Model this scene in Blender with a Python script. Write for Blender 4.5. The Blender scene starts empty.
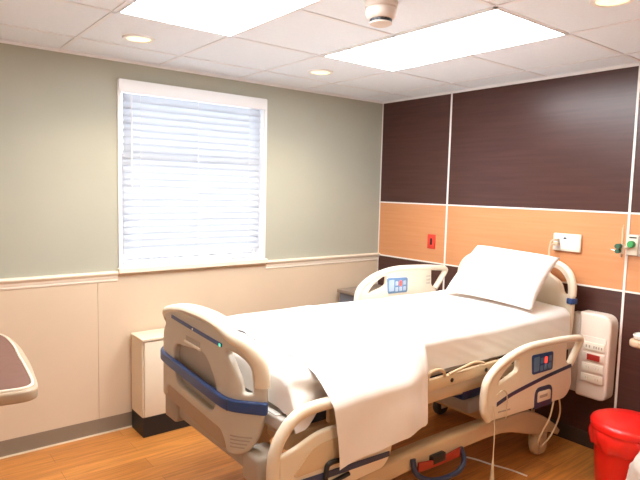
import bpy, bmesh, math, random
from mathutils import Vector, Matrix, noise

random.seed(7)
sc = bpy.context.scene
COL = sc.collection
PI = math.pi

# ------------------------------------------------------------------ materials
def mat(name, col, rough=.5, metal=0, var=.06, scale=6, bump=0, spec=.5, stretch=(1, 1, 1), col2=None,
        transl=0, tcol=None, emit=None, estr=0, sheen=0, coat=0):
    m = bpy.data.materials.new(name); m.use_nodes = True
    nt = m.node_tree; n = nt.nodes; L = nt.links
    b = n['Principled BSDF']; out = n['Material Output']
    b.inputs['Roughness'].default_value = rough; b.inputs['Metallic'].default_value = metal
    b.inputs['Specular IOR Level'].default_value = spec
    if coat:
        b.inputs['Coat Weight'].default_value = coat; b.inputs['Coat Roughness'].default_value = .12
    tc = n.new('ShaderNodeTexCoord'); mp = n.new('ShaderNodeMapping'); mp.inputs['Scale'].default_value = stretch
    nz = n.new('ShaderNodeTexNoise'); nz.inputs['Scale'].default_value = scale; nz.inputs['Detail'].default_value = 6
    L.new(tc.outputs['Object'], mp.inputs[0]); L.new(mp.outputs[0], nz.inputs['Vector'])
    mx = n.new('ShaderNodeMix'); mx.data_type = 'RGBA'
    c2 = col2 or tuple(max(0, c * (1 - var * 2)) for c in col)
    mx.inputs[6].default_value = (*col, 1); mx.inputs[7].default_value = (*c2, 1)
    rp = n.new('ShaderNodeMapRange'); rp.inputs[1].default_value = .3; rp.inputs[2].default_value = .7
    L.new(nz.outputs[0], rp.inputs[0]); L.new(rp.outputs[0], mx.inputs[0]); L.new(mx.outputs[2], b.inputs['Base Color'])
    if bump:
        bp = n.new('ShaderNodeBump'); bp.inputs['Strength'].default_value = bump; bp.inputs['Distance'].default_value = .01
        L.new(nz.outputs[0], bp.inputs['Height']); L.new(bp.outputs[0], b.inputs['Normal'])
    if emit:
        b.inputs['Emission Color'].default_value = (*emit, 1); b.inputs['Emission Strength'].default_value = estr
    if transl:
        t = n.new('ShaderNodeBsdfTranslucent'); t.inputs[0].default_value = (*(tcol or col), 1)
        ms = n.new('ShaderNodeMixShader'); ms.inputs[0].default_value = transl
        L.new(b.outputs[0], ms.inputs[1]); L.new(t.outputs[0], ms.inputs[2]); L.new(ms.outputs[0], out.inputs[0])
    return m

def floor_mat():
    m = bpy.data.materials.new('wood_plank_floor'); m.use_nodes = True
    nt = m.node_tree; n = nt.nodes; L = nt.links; b = n['Principled BSDF']
    tc = n.new('ShaderNodeTexCoord')
    br = n.new('ShaderNodeTexBrick'); br.offset = .37; br.inputs['Scale'].default_value = 1
    br.inputs['Brick Width'].default_value = 1.2; br.inputs['Row Height'].default_value = .127
    br.inputs['Mortar Size'].default_value = .0012; br.inputs['Mortar Smooth'].default_value = .3
    br.inputs['Color1'].default_value = (.61, .25, .058, 1); br.inputs['Color2'].default_value = (.50, .19, .042, 1)
    br.inputs['Mortar'].default_value = (.20, .075, .03, 1)
    L.new(tc.outputs['Object'], br.inputs['Vector'])
    mp = n.new('ShaderNodeMapping'); mp.inputs['Scale'].default_value = (1.6, 22, 1)
    nz = n.new('ShaderNodeTexNoise'); nz.inputs['Scale'].default_value = 2.2; nz.inputs['Detail'].default_value = 8
    nz.inputs['Distortion'].default_value = .6
    L.new(tc.outputs['Object'], mp.inputs[0]); L.new(mp.outputs[0], nz.inputs['Vector'])
    rp = n.new('ShaderNodeMapRange'); rp.inputs[1].default_value = .3; rp.inputs[2].default_value = .75
    rp.inputs[3].default_value = .72; rp.inputs[4].default_value = 1.22
    L.new(nz.outputs[0], rp.inputs[0])
    mx = n.new('ShaderNodeMix'); mx.data_type = 'RGBA'; mx.blend_type = 'MULTIPLY'; mx.inputs[0].default_value = 1
    L.new(br.outputs[0], mx.inputs[6]); L.new(rp.outputs[0], mx.inputs[7]); L.new(mx.outputs[2], b.inputs['Base Color'])
    b.inputs['Roughness'].default_value = .34; b.inputs['Specular IOR Level'].default_value = .45
    bp = n.new('ShaderNodeBump'); bp.inputs['Strength'].default_value = .12; bp.inputs['Distance'].default_value = .004
    L.new(nz.outputs[0], bp.inputs['Height']); L.new(bp.outputs[0], b.inputs['Normal'])
    return m

def wood_mat(name, c1, c2, rough, coat=0, spec=.5):
    # laminate with long horizontal grain (the headwall runs along y)
    return mat(name, c1, rough, var=0, col2=c2, scale=2.0, stretch=(1, 1.0, 26), spec=spec, coat=coat)

def ceil_mat():
    m = mat('acoustic_tile', (.82, .895, .975), .9, var=.02, scale=90, bump=.15)
    return m

M = {}
M['green_wall'] = mat('sage_wall_paint', (.400, .392, .315), .75, var=.02, scale=3)
M['cream_wall'] = mat('cream_wainscot', (.655, .515, .37), .6, var=.02, scale=3)
M['plain_wall'] = mat('pale_wall_paint', (.80, .76, .70), .75, var=.02, scale=3)
M['rail'] = mat('cream_moulding', (.84, .74, .60), .45, var=.02)
M['taupe'] = mat('taupe_vinyl_base', (.215, .150, .098), .5, var=.05)
M['shoe'] = mat('pale_caulk', (.62, .48, .33), .5)
M['dark_wood'] = wood_mat('espresso_laminate', (.078, .030, .024), (.058, .021, .017), .30, spec=.5)
M['orange_wood'] = wood_mat('maple_laminate', (.64, .295, .135), (.60, .26, .11), .34, spec=.4)
M['strip'] = mat('white_strip', (.86, .82, .78), .35, var=.01)
M['dark_base'] = mat('dark_vinyl_base', (.05, .03, .022), .5)
M['floor'] = floor_mat()
M['tile'] = ceil_mat()
M['grid'] = mat('white_ceiling_grid', (.80, .83, .88), .5, var=.01)
M['white'] = mat('white_paint', (.86, .86, .87), .4, var=.01)
M['slat'] = mat('white_blind_slat', (.60, .61, .645), .45, var=.01, transl=.17, tcol=(.9, .93, .97))
M['troffer'] = mat('lit_diffuser', (.9, .9, .9), .6, emit=(.93, .97, 1), estr=9.8)
M['lens'] = mat('lit_round_lens', (.9, .85, .7), .5, emit=(1, .88, .42), estr=.6)
M['bed'] = mat('cream_bed_plastic', (.78, .69, .55), .38, var=.02)
M['bed_grey'] = mat('grey_cream_plastic', (.56, .510, .43), .42, var=.02)
M['bed_inset'] = mat('taupe_plastic', (.41, .355, .295), .5, var=.03)
M['bed_taupe'] = mat('tan_plastic', (.40, .29, .20), .5, var=.03)
M['steel'] = mat('beige_painted_steel', (.64, .48, .30), .4, var=.04)
M['pale_steel'] = mat('pale_grey_steel', (.55, .52, .50), .4, var=.04)
M['navy'] = mat('blue_bumper', (.022, .062, .21), .35, var=.05)
M['navy_dark'] = mat('navy_strip', (.03, .045, .105), .4, var=.05)
M['screen'] = mat('keypad_blue', (.13, .24, .42), .3, var=.05)
M['key'] = mat('pale_key', (.42, .52, .66), .4)
M['red_led'] = mat('red_key', (.85, .08, .05), .4, emit=(1, .06, .04), estr=.6)
M['green_led'] = mat('green_lamp', (.1, .7, .5), .4, emit=(.1, .8, .55), estr=.4)
M['black'] = mat('black_plastic', (.012, .011, .012), .45)
M['rubber'] = mat('grey_rubber', (.05, .045, .04), .6)
M['caster'] = mat('tan_caster', (.66, .49, .30), .5)
M['sheet'] = mat('white_sheet', (.84, .815, .80), .85, var=.012, scale=8, bump=.06)
M['drape'] = mat('white_draw_sheet', (.84, .80, .775), .85, var=.012, scale=8, bump=.06)
M['pillow'] = mat('white_pillowcase', (.86, .84, .825), .85, var=.012, scale=5, bump=.08)
M['mattress'] = mat('pale_mattress', (.70, .64, .56), .6)
M['cab'] = mat('cream_cabinet', (.76, .66, .51), .45, var=.02)
M['cab_grey'] = mat('blue_grey_cabinet', (.14, .155, .20), .5)
M['cab_top'] = mat('brown_grey_top', (.25, .20, .165), .4)
M['mauve'] = mat('mauve_laminate', (.185, .082, .060), .42, var=.06, scale=30)
M['edge'] = mat('beige_table_edge', (.47, .36, .25), .35)
M['plate'] = mat('ivory_plate', (.84, .78, .66), .4, var=.01)
M['unit'] = mat('offwhite_housing', (.80, .69, .60), .42, var=.02)
M['unit_grey'] = mat('grey_housing', (.42, .36, .31), .5, var=.02)
M['red_plate'] = mat('red_plate', (.75, .05, .03), .4)
M['red_bin'] = mat('red_bin_plastic', (.82, .013, .009), .32, var=.05)
M['red_bag'] = mat('red_bin_liner', (.85, .02, .014), .15, var=.05, bump=.5, scale=12)
M['white_bag'] = mat('white_film', (.80, .72, .66), .3, transl=.3, bump=.4, scale=14)
M['green'] = mat('green_knob', (.05, .36, .10), .35)
M['tan'] = mat('tan_shelf', (.62, .45, .30), .4)
M['cord'] = mat('ivory_cord', (.66, .53, .36), .5)
M['white_cord'] = mat('white_cord', (.85, .80, .72), .4)
M['detector'] = mat('ivory_detector', (.70, .60, .52), .5)
M['chrome'] = mat('chrome', (.6, .58, .55), .2, metal=1)
M['red_pedal'] = mat('red_pedal', (.36, .03, .015), .4)
M['paper'] = mat('white_paper', (.86, .85, .80), .8)

def glass_mat():
    m = bpy.data.materials.new('window_glass'); m.use_nodes = True
    n = m.node_tree.nodes; L = m.node_tree.links
    t = n.new('ShaderNodeBsdfTransparent'); g = n.new('ShaderNodeBsdfGlossy'); g.inputs['Roughness'].default_value = .02
    f = n.new('ShaderNodeFresnel'); f.inputs[0].default_value = 1.45
    ms = n.new('ShaderNodeMixShader')
    L.new(f.outputs[0], ms.inputs[0]); L.new(t.outputs[0], ms.inputs[1]); L.new(g.outputs[0], ms.inputs[2])
    L.new(ms.outputs[0], n['Material Output'].inputs[0])
    return m
M['glass'] = glass_mat()

# ------------------------------------------------------------------ helpers
def tag(o, label=None, cat=None, group=None, kind=None):
    if label: o['label'] = label
    if cat: o['category'] = cat
    if group: o['group'] = group
    if kind: o['kind'] = kind
    return o

def thing(name, label, cat, loc=(0, 0, 0), group=None):
    o = bpy.data.objects.new(name, None); COL.objects.link(o); o.location = loc
    o.empty_display_size = .1
    return tag(o, label, cat, group)

def obj(name, bm, m, parent=None, smooth=True, ang=38):
    """link bm (written in world coordinates) as one mesh; the origin follows its parent"""
    bmesh.ops.recalc_face_normals(bm, faces=bm.faces[:])
    if smooth:
        a = math.radians(ang)
        for f in bm.faces: f.smooth = True
        for e in bm.edges:
            if len(e.link_faces) == 2 and e.calc_face_angle(0) > a: e.smooth = False
    off = Vector((0, 0, 0)); p = parent
    while p is not None:
        off += p.location; p = p.parent
    if parent is not None:
        bmesh.ops.translate(bm, verts=bm.verts[:], vec=-off)
    me = bpy.data.meshes.new(name); bm.to_mesh(me); bm.free()
    for x in (m if isinstance(m, (list, tuple)) else [m]): me.materials.append(x)
    o = bpy.data.objects.new(name, me); COL.objects.link(o)
    if parent is not None: o.parent = parent
    return o

def pieces(name, bm, m, parent, **kw):
    """every loose island of bm becomes a part of its own"""
    left = set(bm.faces); out = []
    while left:
        f0 = next(iter(left)); st = [f0]; isl = {f0}; left.discard(f0)
        while st:
            for e in st.pop().edges:
                for g in e.link_faces:
                    if g in left: left.discard(g); isl.add(g); st.append(g)
        out.append(sorted(isl, key=lambda f: f.index))
    out.sort(key=lambda l: l[0].index)
    for l in out:
        t = bmesh.new(); vm = {}
        for f in l:
            for v in f.verts:
                if v not in vm: vm[v] = t.verts.new(v.co)
            t.faces.new([vm[v] for v in f.verts])
        obj(name, t, m, parent, **kw)
    bm.free()

def recenter(o):
    """origin of a single-mesh thing to its base"""
    vs = [v.co for v in o.data.vertices]
    c = Vector(((min(v.x for v in vs) + max(v.x for v in vs)) / 2, (min(v.y for v in vs) + max(v.y for v in vs)) / 2, min(v.z for v in vs)))
    o.data.transform(Matrix.Translation(-c)); o.location = c
    return o

def nb(): return bmesh.new()

def box(bm, a, b, bev=0, seg=2, M4=None):
    lo = [min(p, q) for p, q in zip(a, b)]; hi = [max(p, q) for p, q in zip(a, b)]
    t = bmesh.new()
    vs = [t.verts.new((x, y, z)) for x in (lo[0], hi[0]) for y in (lo[1], hi[1]) for z in (lo[2], hi[2])]
    for f in ((0, 1, 3, 2), (4, 6, 7, 5), (0, 4, 5, 1), (2, 3, 7, 6), (0, 2, 6, 4), (1, 5, 7, 3)):
        t.faces.new([vs[i] for i in f])
    if bev: bmesh.ops.bevel(t, geom=t.edges[:], offset=bev, segments=seg, profile=.5, affect='EDGES')
    if M4: bmesh.ops.transform(t, matrix=M4, verts=t.verts[:])
    join(bm, t)

def join(bm, t):
    me = bpy.data.meshes.new('tmp'); t.to_mesh(me); t.free(); bm.from_mesh(me); bpy.data.meshes.remove(me)

def catmull(pts, n=8, closed=False):
    P = [Vector(p) for p in pts]; out = []
    N = len(P)
    rng = range(N if closed else N - 1)
    for i in rng:
        p0 = P[(i - 1) % N] if closed or i > 0 else P[0]
        p1 = P[i]; p2 = P[(i + 1) % N]
        p3 = P[(i + 2) % N] if closed or i + 2 < N else P[-1]
        for k in range(n):
            t = k / n
            out.append(.5 * ((2 * p1) + (p2 - p0) * t + (2 * p0 - 5 * p1 + 4 * p2 - p3) * t * t + (3 * p1 - p0 - 3 * p2 + p3) * t ** 3))
    if not closed: out.append(P[-1].copy())
    return out

def tube(bm, pts, r, seg=12, n=8, smooth=True, cap=True, closed=False, sy=1.0, up=None):
    P = catmull(pts, n, closed) if smooth else [Vector(p) for p in pts]
    N = len(P); rings = []
    prev = None
    for i, p in enumerate(P):
        if closed: d = P[(i + 1) % N] - P[i - 1]
        else: d = P[min(i + 1, N - 1)] - P[max(i - 1, 0)]
        d.normalize()
        if up is not None: a = Vector(up)
        elif prev is None: a = Vector((0, 0, 1)) if abs(d.z) < .9 else Vector((1, 0, 0))
        else: a = prev
        a = (a - d * a.dot(d)).normalized(); b = d.cross(a); prev = a
        rr = r(i / max(1, N - 1)) if callable(r) else r
        rings.append([bm.verts.new(p + a * math.cos(2 * PI * k / seg) * rr * sy + b * math.sin(2 * PI * k / seg) * rr) for k in range(seg)])
    M_ = N if closed else N - 1
    for i in range(M_):
        A, B = rings[i], rings[(i + 1) % N]
        for k in range(seg): bm.faces.new((A[k], A[(k + 1) % seg], B[(k + 1) % seg], B[k]))
    if cap and not closed:
        bm.faces.new(rings[0][::-1]); bm.faces.new(rings[-1])

def lathe(bm, prof, c, seg=32, axis='Z', cap=True):
    rings = []
    for r, h in prof:
        ring = []
        for k in range(seg):
            a = 2 * PI * k / seg; x, y = r * math.cos(a), r * math.sin(a)
            v = {'Z': (x, y, h), 'X': (h, x, y), 'Y': (x, h, y)}[axis]
            ring.append(bm.verts.new(Vector(c) + Vector(v)))
        rings.append(ring)
    for A, B in zip(rings, rings[1:]):
        for k in range(seg): bm.faces.new((A[k], A[(k + 1) % seg], B[(k + 1) % seg], B[k]))
    if cap:
        if prof[0][0] > 1e-6: bm.faces.new(rings[0][::-1])
        if prof[-1][0] > 1e-6: bm.faces.new(rings[-1])
    bmesh.ops.remove_doubles(bm, verts=bm.verts[:], dist=1e-6)

def fillet(pts, r, n=6):
    """round each corner of a closed 2D polygon; r one radius or one per corner"""
    out = []; N = len(pts)
    for i in range(N):
        p = Vector(pts[i][:2]); a = Vector(pts[i - 1][:2]) - p; b = Vector(pts[(i + 1) % N][:2]) - p
        rr = pts[i][2] if len(pts[i]) > 2 else r
        la, lb = a.length, b.length; a.normalize(); b.normalize()
        d = min(rr, la * .48, lb * .48)
        s, e = p + a * d, p + b * d
        for k in range(n + 1):
            t = k / n; out.append((1 - t) ** 2 * s + 2 * t * (1 - t) * p + t * t * e)
    return out

def plate(outline, holes=(), thick=.03, bev=.006, cuts=(), bseg=2):
    """2D outline with holes -> bmesh in (u, v, w), w centred on 0"""
    cu = bpy.data.curves.new('tmp', 'CURVE'); cu.dimensions = '2D'; cu.fill_mode = 'BOTH'
    cu.extrude = thick / 2 - bev; cu.bevel_depth = bev; cu.bevel_resolution = bseg; cu.offset = -bev
    for poly in [outline] + list(holes):
        sp = cu.splines.new('POLY'); sp.points.add(len(poly) - 1); sp.use_cyclic_u = True
        for q, p in zip(sp.points, poly): q.co = (p[0], p[1], 0, 1)
    o = bpy.data.objects.new('tmp', cu); COL.objects.link(o)
    dg = bpy.context.evaluated_depsgraph_get(); dg.update()
    me = bpy.data.meshes.new_from_object(o.evaluated_get(dg))
    bm = bmesh.new(); bm.from_mesh(me)
    bpy.data.objects.remove(o); bpy.data.curves.remove(cu); bpy.data.meshes.remove(me)
    bmesh.ops.remove_doubles(bm, verts=bm.verts[:], dist=1e-5)
    for u in cuts:
        bmesh.ops.bisect_plane(bm, geom=bm.verts[:] + bm.edges[:] + bm.faces[:], plane_co=(u, 0, 0), plane_no=(1, 0, 0))
    return bm

def mapv(bm, f):
    for v in bm.verts: v.co = Vector(f(*v.co))
    return bm

def struct(name, bm, m, parent=None, smooth=False):
    o = obj(name, bm, m, parent, smooth=smooth)
    if parent is None: o['kind'] = 'structure'
    return o

def copy_thing(o, parent=None):
    c = o.copy(); COL.objects.link(c)
    if parent is not None: c.parent = parent
    for ch in list(o.children): copy_thing(ch, c)
    return c

# ------------------------------------------------------------------ room shell
X0, Y0, H = -4.5, -4.7, 2.44        # room: x X0..0, y Y0..0
WX0, WX1, WZ0, WZ1 = -2.36, -1.27, 1.095, 2.29   # window opening

bm = nb(); box(bm, (X0, Y0, -.06), (0, 0, 0)); struct('floor', bm, M['floor'])
ce_bm = nb(); box(ce_bm, (X0, Y0, H), (0, 0, H + .06)); ceiling = struct('ceiling', ce_bm, M['tile'])
bm = nb()
gx = [-.27 - .611 * k for k in range(0, 7)]; gy = [-.35 - .611 * k for k in range(0, 8)]
for x in gx: box(bm, (x - .0115, Y0, H - .004), (x + .0115, 0, H + .002))
for y in gy: box(bm, (X0, y - .0115, H - .004), (0, y + .0115, H + .002))
box(bm, (X0, -.022, H - .005), (0, 0, H + .002)); box(bm, (-.022, Y0, H - .005), (0, 0, H + .002))
struct('ceiling_grid', bm, M['grid'], ceiling)

bm = nb()
box(bm, (X0, 0, 0), (WX0, .14, H)); box(bm, (WX1, 0, 0), (.1, .14, H))
box(bm, (WX0, 0, 0), (WX1, .14, WZ0)); box(bm, (WX0, 0, WZ1), (WX1, .14, H))
wb = struct('wall_back', bm, M['green_wall'])
for a, b in ((X0, -2.5186), (-2.5174, 0)):
    bm = nb(); box(bm, (a, -.007, .0), (b, 0, 1.06), .0015, 1); struct('wainscot_panel', bm, M['cream_wall'], wb)
bm = nb(); box(bm, (X0 - .1, Y0, 0), (X0, 0, H)); struct('wall_left', bm, M['plain_wall'])
bm = nb(); box(bm, (X0, Y0 - .1, 0), (0, Y0, H)); struct('wall_front', bm, M['plain_wall'])
bm = nb(); box(bm, (0.002, Y0, 0), (.1, .14, H)); wr = struct('wall_right', bm, M['dark_base'])

ZA, ZB = 1.058, 1.540               # the maple band of the headwall
YS = [0, -.776, -2.172, -3.57, Y0]
for (z0, z1, mm) in ((0, ZA, 'dark_wood'), (ZA, ZB, 'orange_wood'), (ZB, H, 'dark_wood')):
    for ya, yb in zip(YS, YS[1:]):
        bm = nb(); box(bm, (-.012, ya, z0), (.002, yb, z1)); struct('wall_panel', bm, M[mm], wr)
k = 1
for z in (ZA, ZB):
    bm = nb(); box(bm, (-.016, Y0, z - .0055), (-.012, 0, z + .0055)); struct('trim_%d' % k, bm, M['strip']); k += 1
for y in YS[1:4]:
    bm = nb(); box(bm, (-.0165, y - .007, .10), (-.012, y + .007, H)); struct('trim_%d' % k, bm, M['strip']); k += 1
bm = nb(); box(bm, (-.016, -.012, .1), (-.012, -.003, H)); struct('trim_%d' % k, bm, M['strip']); k += 1

for a, b in (((X0, -.004, 2.420), (0, 0, H - .004)), ((-.0165, Y0, 2.420), (-.012, 0, H - .004))):
    bm = nb(); box(bm, a, b); struct('trim_%d' % k, bm, M['white']); k += 1
def profile_run(prof, xa, xb, m, name):
    bm = nb()
    A = [bm.verts.new((xa, -p, z)) for p, z in prof]; B = [bm.verts.new((xb, -p, z)) for p, z in prof]
    N = len(prof)
    for i in range(N): bm.faces.new((A[i], A[(i + 1) % N], B[(i + 1) % N], B[i]))
    bm.faces.new(A[::-1]); bm.faces.new(B)
    o = obj(name, bm, m, smooth=True, ang=30); o['kind'] = 'structure'
    return o
rail_prof = [(0, 1.006), (.010, 1.006), (.014, 1.014), (.013, 1.024), (.017, 1.032), (.018, 1.042), (.024, 1.050), (.032, 1.058), (.034, 1.066), (.030, 1.073), (0, 1.075)]
profile_run(rail_prof, X0, -2.392, M['rail'], 'trim_%d' % k); k += 1
profile_run(rail_prof, -1.238, -.012, M['rail'], 'trim_%d' % k); k += 1
base_prof = [(.007, 0), (.022, 0), (.017, .012), (.013, .02), (.013, .094), (.010, .101), (.007, .101)]
profile_run(base_prof, X0, -.012, M['taupe'], 'baseboard_back')
profile_run([(.013, 0), (.028, 0), (.025, .006), (.016, .009), (.013, .009)], X0, -.02, M['shoe'], 'trim_%d' % k); k += 1
bm = nb(); box(bm, (-.024, Y0, 0), (-.012, -.03, .10), .002); struct('baseboard_right', bm, M['dark_base'])

# window: frame, sashes, glass, sill
bm = nb()
fx = .032
box(bm, (WX0 - .022, -.012, WZ0 - .03), (WX0, .0, WZ1 + .022), .002); box(bm, (WX1, -.012, WZ0 - .03), (WX1 + .022, 0, WZ1 + .022), .002)
box(bm, (WX0, -.012, WZ1), (WX1, 0, WZ1 + .022), .002)
for (a, b) in (((WX0, .0, WZ0), (WX0 + .004, .14, WZ1)), ((WX1 - .004, 0, WZ0), (WX1, .14, WZ1)), ((WX0, 0, WZ1 - .004), (WX1, .14, WZ1)), ((WX0, 0, WZ0), (WX1, .14, WZ0 + .004))):
    box(bm, a, b)
win = struct('window_1', bm, M['white'])
zm = 1.83
for (z0, z1, y) in ((WZ0, zm + .02, .085), (zm - .02, WZ1, .115)):
    bm = nb(); w = .045
    for a, b in (((WX0, y, z0), (WX0 + w, y + .028, z1)), ((WX1 - w, y, z0), (WX1, y + .028, z1)), ((WX0 + w, y, z0), (WX1 - w, y + .028, z0 + w)), ((WX0 + w, y, z1 - w), (WX1 - w, y + .028, z1))):
        box(bm, a, b, .003, 1)
    struct('window_sash', bm, M['white'], win)
    bm = nb(); box(bm, (WX0 + w, y + .012, z0 + w), (WX1 - w, y + .016, z1 - w)); struct('window_pane', bm, M['glass'], win)
bm = nb(); box(bm, (WX0 - .03, -.045, WZ0 - .036), (WX1 + .03, .02, WZ0 - .002), .005); struct('window_sill', bm, M['rail'], win)

# blind
bl = thing('window_blind', 'white horizontal slat blind lowered and nearly shut over the window', 'blind', (-1.815, .02, WZ1))
bm = nb(); box(bm, (WX0 - .020, -.030, 2.232), (WX1 + .006, -.020, 2.312), .003); box(bm, (WX0 - .020, -.022, 2.300), (WX1 + .006, -.0125, 2.312), .002)
obj('valance', bm, M['white'], bl)
bm = nb(); box(bm, (WX0 + .014, .0, 2.236), (WX1 - .014, .05, 2.27)); obj('head_rail', bm, M['white'], bl)
bm = nb(); z = 2.205; ns = 0
while z > 1.165:
    t = bmesh.new(); W2 = .0285
    a = math.radians(70)
    for i in range(7):
        s = -W2 + 2 * W2 * i / 6; sag = .0035 * (1 - (s / W2) ** 2)
        for x in (WX0 + .02, WX1 - .02):
            # room-side edge low, outer edge high
            y = .026 + s * math.cos(a) - sag * math.sin(a); zz = z + s * math.sin(a) + sag * math.cos(a)
            t.verts.new((x, y, zz))
    t.verts.ensure_lookup_table()
    for i in range(6): t.faces.new((t.verts[2 * i], t.verts[2 * i + 1], t.verts[2 * i + 3], t.verts[2 * i + 2]))
    bmesh.ops.solidify(t, geom=t.faces[:], thickness=.0025)
    join(bm, t); z -= .0455; ns += 1
obj('slats', bm, M['slat'], bl)
bm = nb(); box(bm, (WX0 + .02, .006, 1.112), (WX1 - .02, .046, 1.132), .003); obj('bottom_rail', bm, M['white'], bl)
for x in (WX0 + .13, -1.815, WX1 - .13):
    bm = nb()
    tube(bm, [(x, -.003, 2.24), (x, -.003, 1.125)], .0014, 6, smooth=False); obj('ladder_cord', bm, M['white'], bl)
bm = nb(); tube(bm, [(WX0 + .065, -.020, 2.215), (WX0 + .063, -.023, 1.62)], .004, 8, smooth=False); obj('tilt_wand', bm, M['white'], bl)

# ------------------------------------------------------------------ ceiling fittings
def troffer(xa, xb, ya, yb, label):
    t = thing('ceiling_light', label, 'light', ((xa + xb) / 2, (ya + yb) / 2, H), 'recessed panel lights')
    bm = nb(); w = .012
    for a, b in (((xa, ya), (xa + w, yb)), ((xb - w, ya), (xb, yb)), ((xa + w, ya), (xb - w, ya + w)), ((xa + w, yb - w), (xb - w, yb))):
        box(bm, (*a, H - .006), (*b, H + .0))
    obj('light_frame', bm, M['grid'], t, smooth=False)
    bm = nb(); box(bm, (xa + w, ya + w, H - .0045), (xb - w, yb - w, H)); obj('diffuser', bm, M['troffer'], t, smooth=False)
troffer(-1.482, -.881, -2.183, -.971, 'lit rectangular ceiling panel nearest the dark headwall, right of the smoke detector')
troffer(-2.704, -2.103, -2.183, -.971, 'lit rectangular ceiling panel in front of the window, left of the smoke detector')

LAMP_W = 12
def downlight(x, y, label):
    t = thing('recessed_downlight', label, 'light', (x, y, H), 'round recessed downlights')
    bm = nb(); lathe(bm, [(.062, H - .002), (.066, H - .009), (.083, H - .007), (.088, H)], (x, y, 0), 40, cap=False)
    obj('trim_ring', bm, M['white'], t)
    bm = nb(); lathe(bm, [(.0, H - .004), (.064, H - .004), (.064, H), (0, H)], (x, y, 0), 40, cap=False)
    obj('lens', bm, M['lens'], t)
    li = bpy.data.lights.new('downlight_lamp', 'SPOT'); li.energy = LAMP_W; li.color = (1, .80, .52); li.spot_size = math.radians(130); li.spot_blend = .8; li.shadow_soft_size = .06
    lo = bpy.data.objects.new('downlight_lamp', li); COL.objects.link(lo); lo.parent = t; lo.location = (0, 0, -.03)
downlight(-2.452, -.575, 'round downlight above the left side of the window')
downlight(-1.20, -.60, 'round downlight nearest the far corner, above the right side of the window')
downlight(-1.22, -2.55, 'round downlight over the headwall side of the bed, beyond the lit panel')

downlight(-2.45, -2.55, 'unseen round downlight added above the foot of the bed')  # out of view, added to brighten the near side of the bed
downlight(-1.22, -3.90, 'unseen added round downlight farthest from the window on the bin side of the room')  # added unseen lamp, warm fill for the near rail and hanging sheet
downlight(-2.45, -3.90, 'unseen added round downlight farthest from both the window and the bed')  # another added lamp outside the frame, fills the bed's near side

sm = thing('smoke_detector', 'ivory round smoke detector hanging from the ceiling beside a lit panel', 'smoke detector', (-1.905, -1.905, H))
bm = nb(); lathe(bm, [(.068, H), (.070, H - .012), (.068, H - .03), (.062, H - .034), (.062, H - .04)], (-1.905, -1.905, 0), 40); obj('mount_base', bm, M['detector'], sm)
bm = nb(); lathe(bm, [(.062, H - .04), (.066, H - .043), (.065, H - .062), (.056, H - .075), (.046, H - .080)], (-1.905, -1.905, 0), 40); obj('detector_body', bm, M['detector'], sm)
bm = nb()
for i in range(20):
    a = 2 * PI * i / 20
    box(bm, (.044, -.005, H - .092), (.047, .005, H - .079), M4=Matrix.Translation((-1.905, -1.905, 0)) @ Matrix.Rotation(a, 4, 'Z'))
lathe(bm, [(.034, H - .079), (.034, H - .093)], (-1.905, -1.905, 0), 24)
obj('sensor_grille', bm, M['black'], sm)
bm = nb(); lathe(bm, [(.0475, H - .092), (.048, H - .097), (.036, H - .103), (0, H - .106)], (-1.905, -1.905, 0), 32); obj('cap', bm, M['detector'], sm)

# ------------------------------------------------------------------ cabinet under the window
cb = thing('wall_cabinet', 'low cream box cabinet on a black plinth standing below the window, behind the footboard', 'cabinet', (-2.09, -.14, 0))
bm = nb(); box(bm, (-2.31, -.225, .13), (-1.87, -.03, .640), .002, 1); obj('cabinet_body', bm, M['cab'], cb)
bm = nb(); box(bm, (-2.30, -.243, .135), (-1.88, -.2255, .634), .004); obj('front_panel', bm, M['cab'], cb)
bm = nb(); box(bm, (-2.318, -.250, .640), (-1.862, -.03, .656), .004); obj('cabinet_top', bm, M['cab'], cb)
bm = nb(); box(bm, (-2.308, -.238, .0), (-1.872, -.03, .13), .001, 1); obj('plinth', bm, M['black'], cb)

# nightstand in the far corner
nsd = thing('nightstand', 'blue grey nightstand in the far corner behind the raised bed rail', 'nightstand', (-.30, -.26, 0))
bm = nb(); box(bm, (-.515, -.46, .06), (-.08, -.06, .765), .004); obj('nightstand_body', bm, M['cab_grey'], nsd)
bm = nb(); box(bm, (-.535, -.475, .765), (-.06, -.05, .793), .006); obj('nightstand_top', bm, M['cab_top'], nsd)
for z in (.09, .32, .54):
    bm = nb(); box(bm, (-.500, -.472, z), (-.095, -.460, z + .20), .004); d = obj('drawer', bm, M['cab_grey'], nsd)
    bm = nb(); tube(bm, [(-.38, -.472, z + .14), (-.38, -.493, z + .14), (-.22, -.493, z + .14), (-.22, -.472, z + .14)], .005, 8, smooth=False); obj('handle', bm, M['chrome'], d)
bm = nb(); box(bm, (-.50, -.45, .0), (-.10, -.08, .06)); obj('plinth', bm, M['black'], nsd)

# ------------------------------------------------------------------ (bed helpers)
def smoothstep_(a, b, x):
    t = max(0, min(1, (x - a) / (b - a))); return t * t * (3 - 2 * t)
# ------------------------------------------------------------------ hospital bed
YC = -1.49
bed = thing('hospital_bed', 'cream hospital bed with blue bumpers, its head against the wood panelled wall', 'bed', (-1.3, YC, 0))

def chain(f, pts): return [f(*p) for p in pts]

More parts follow.
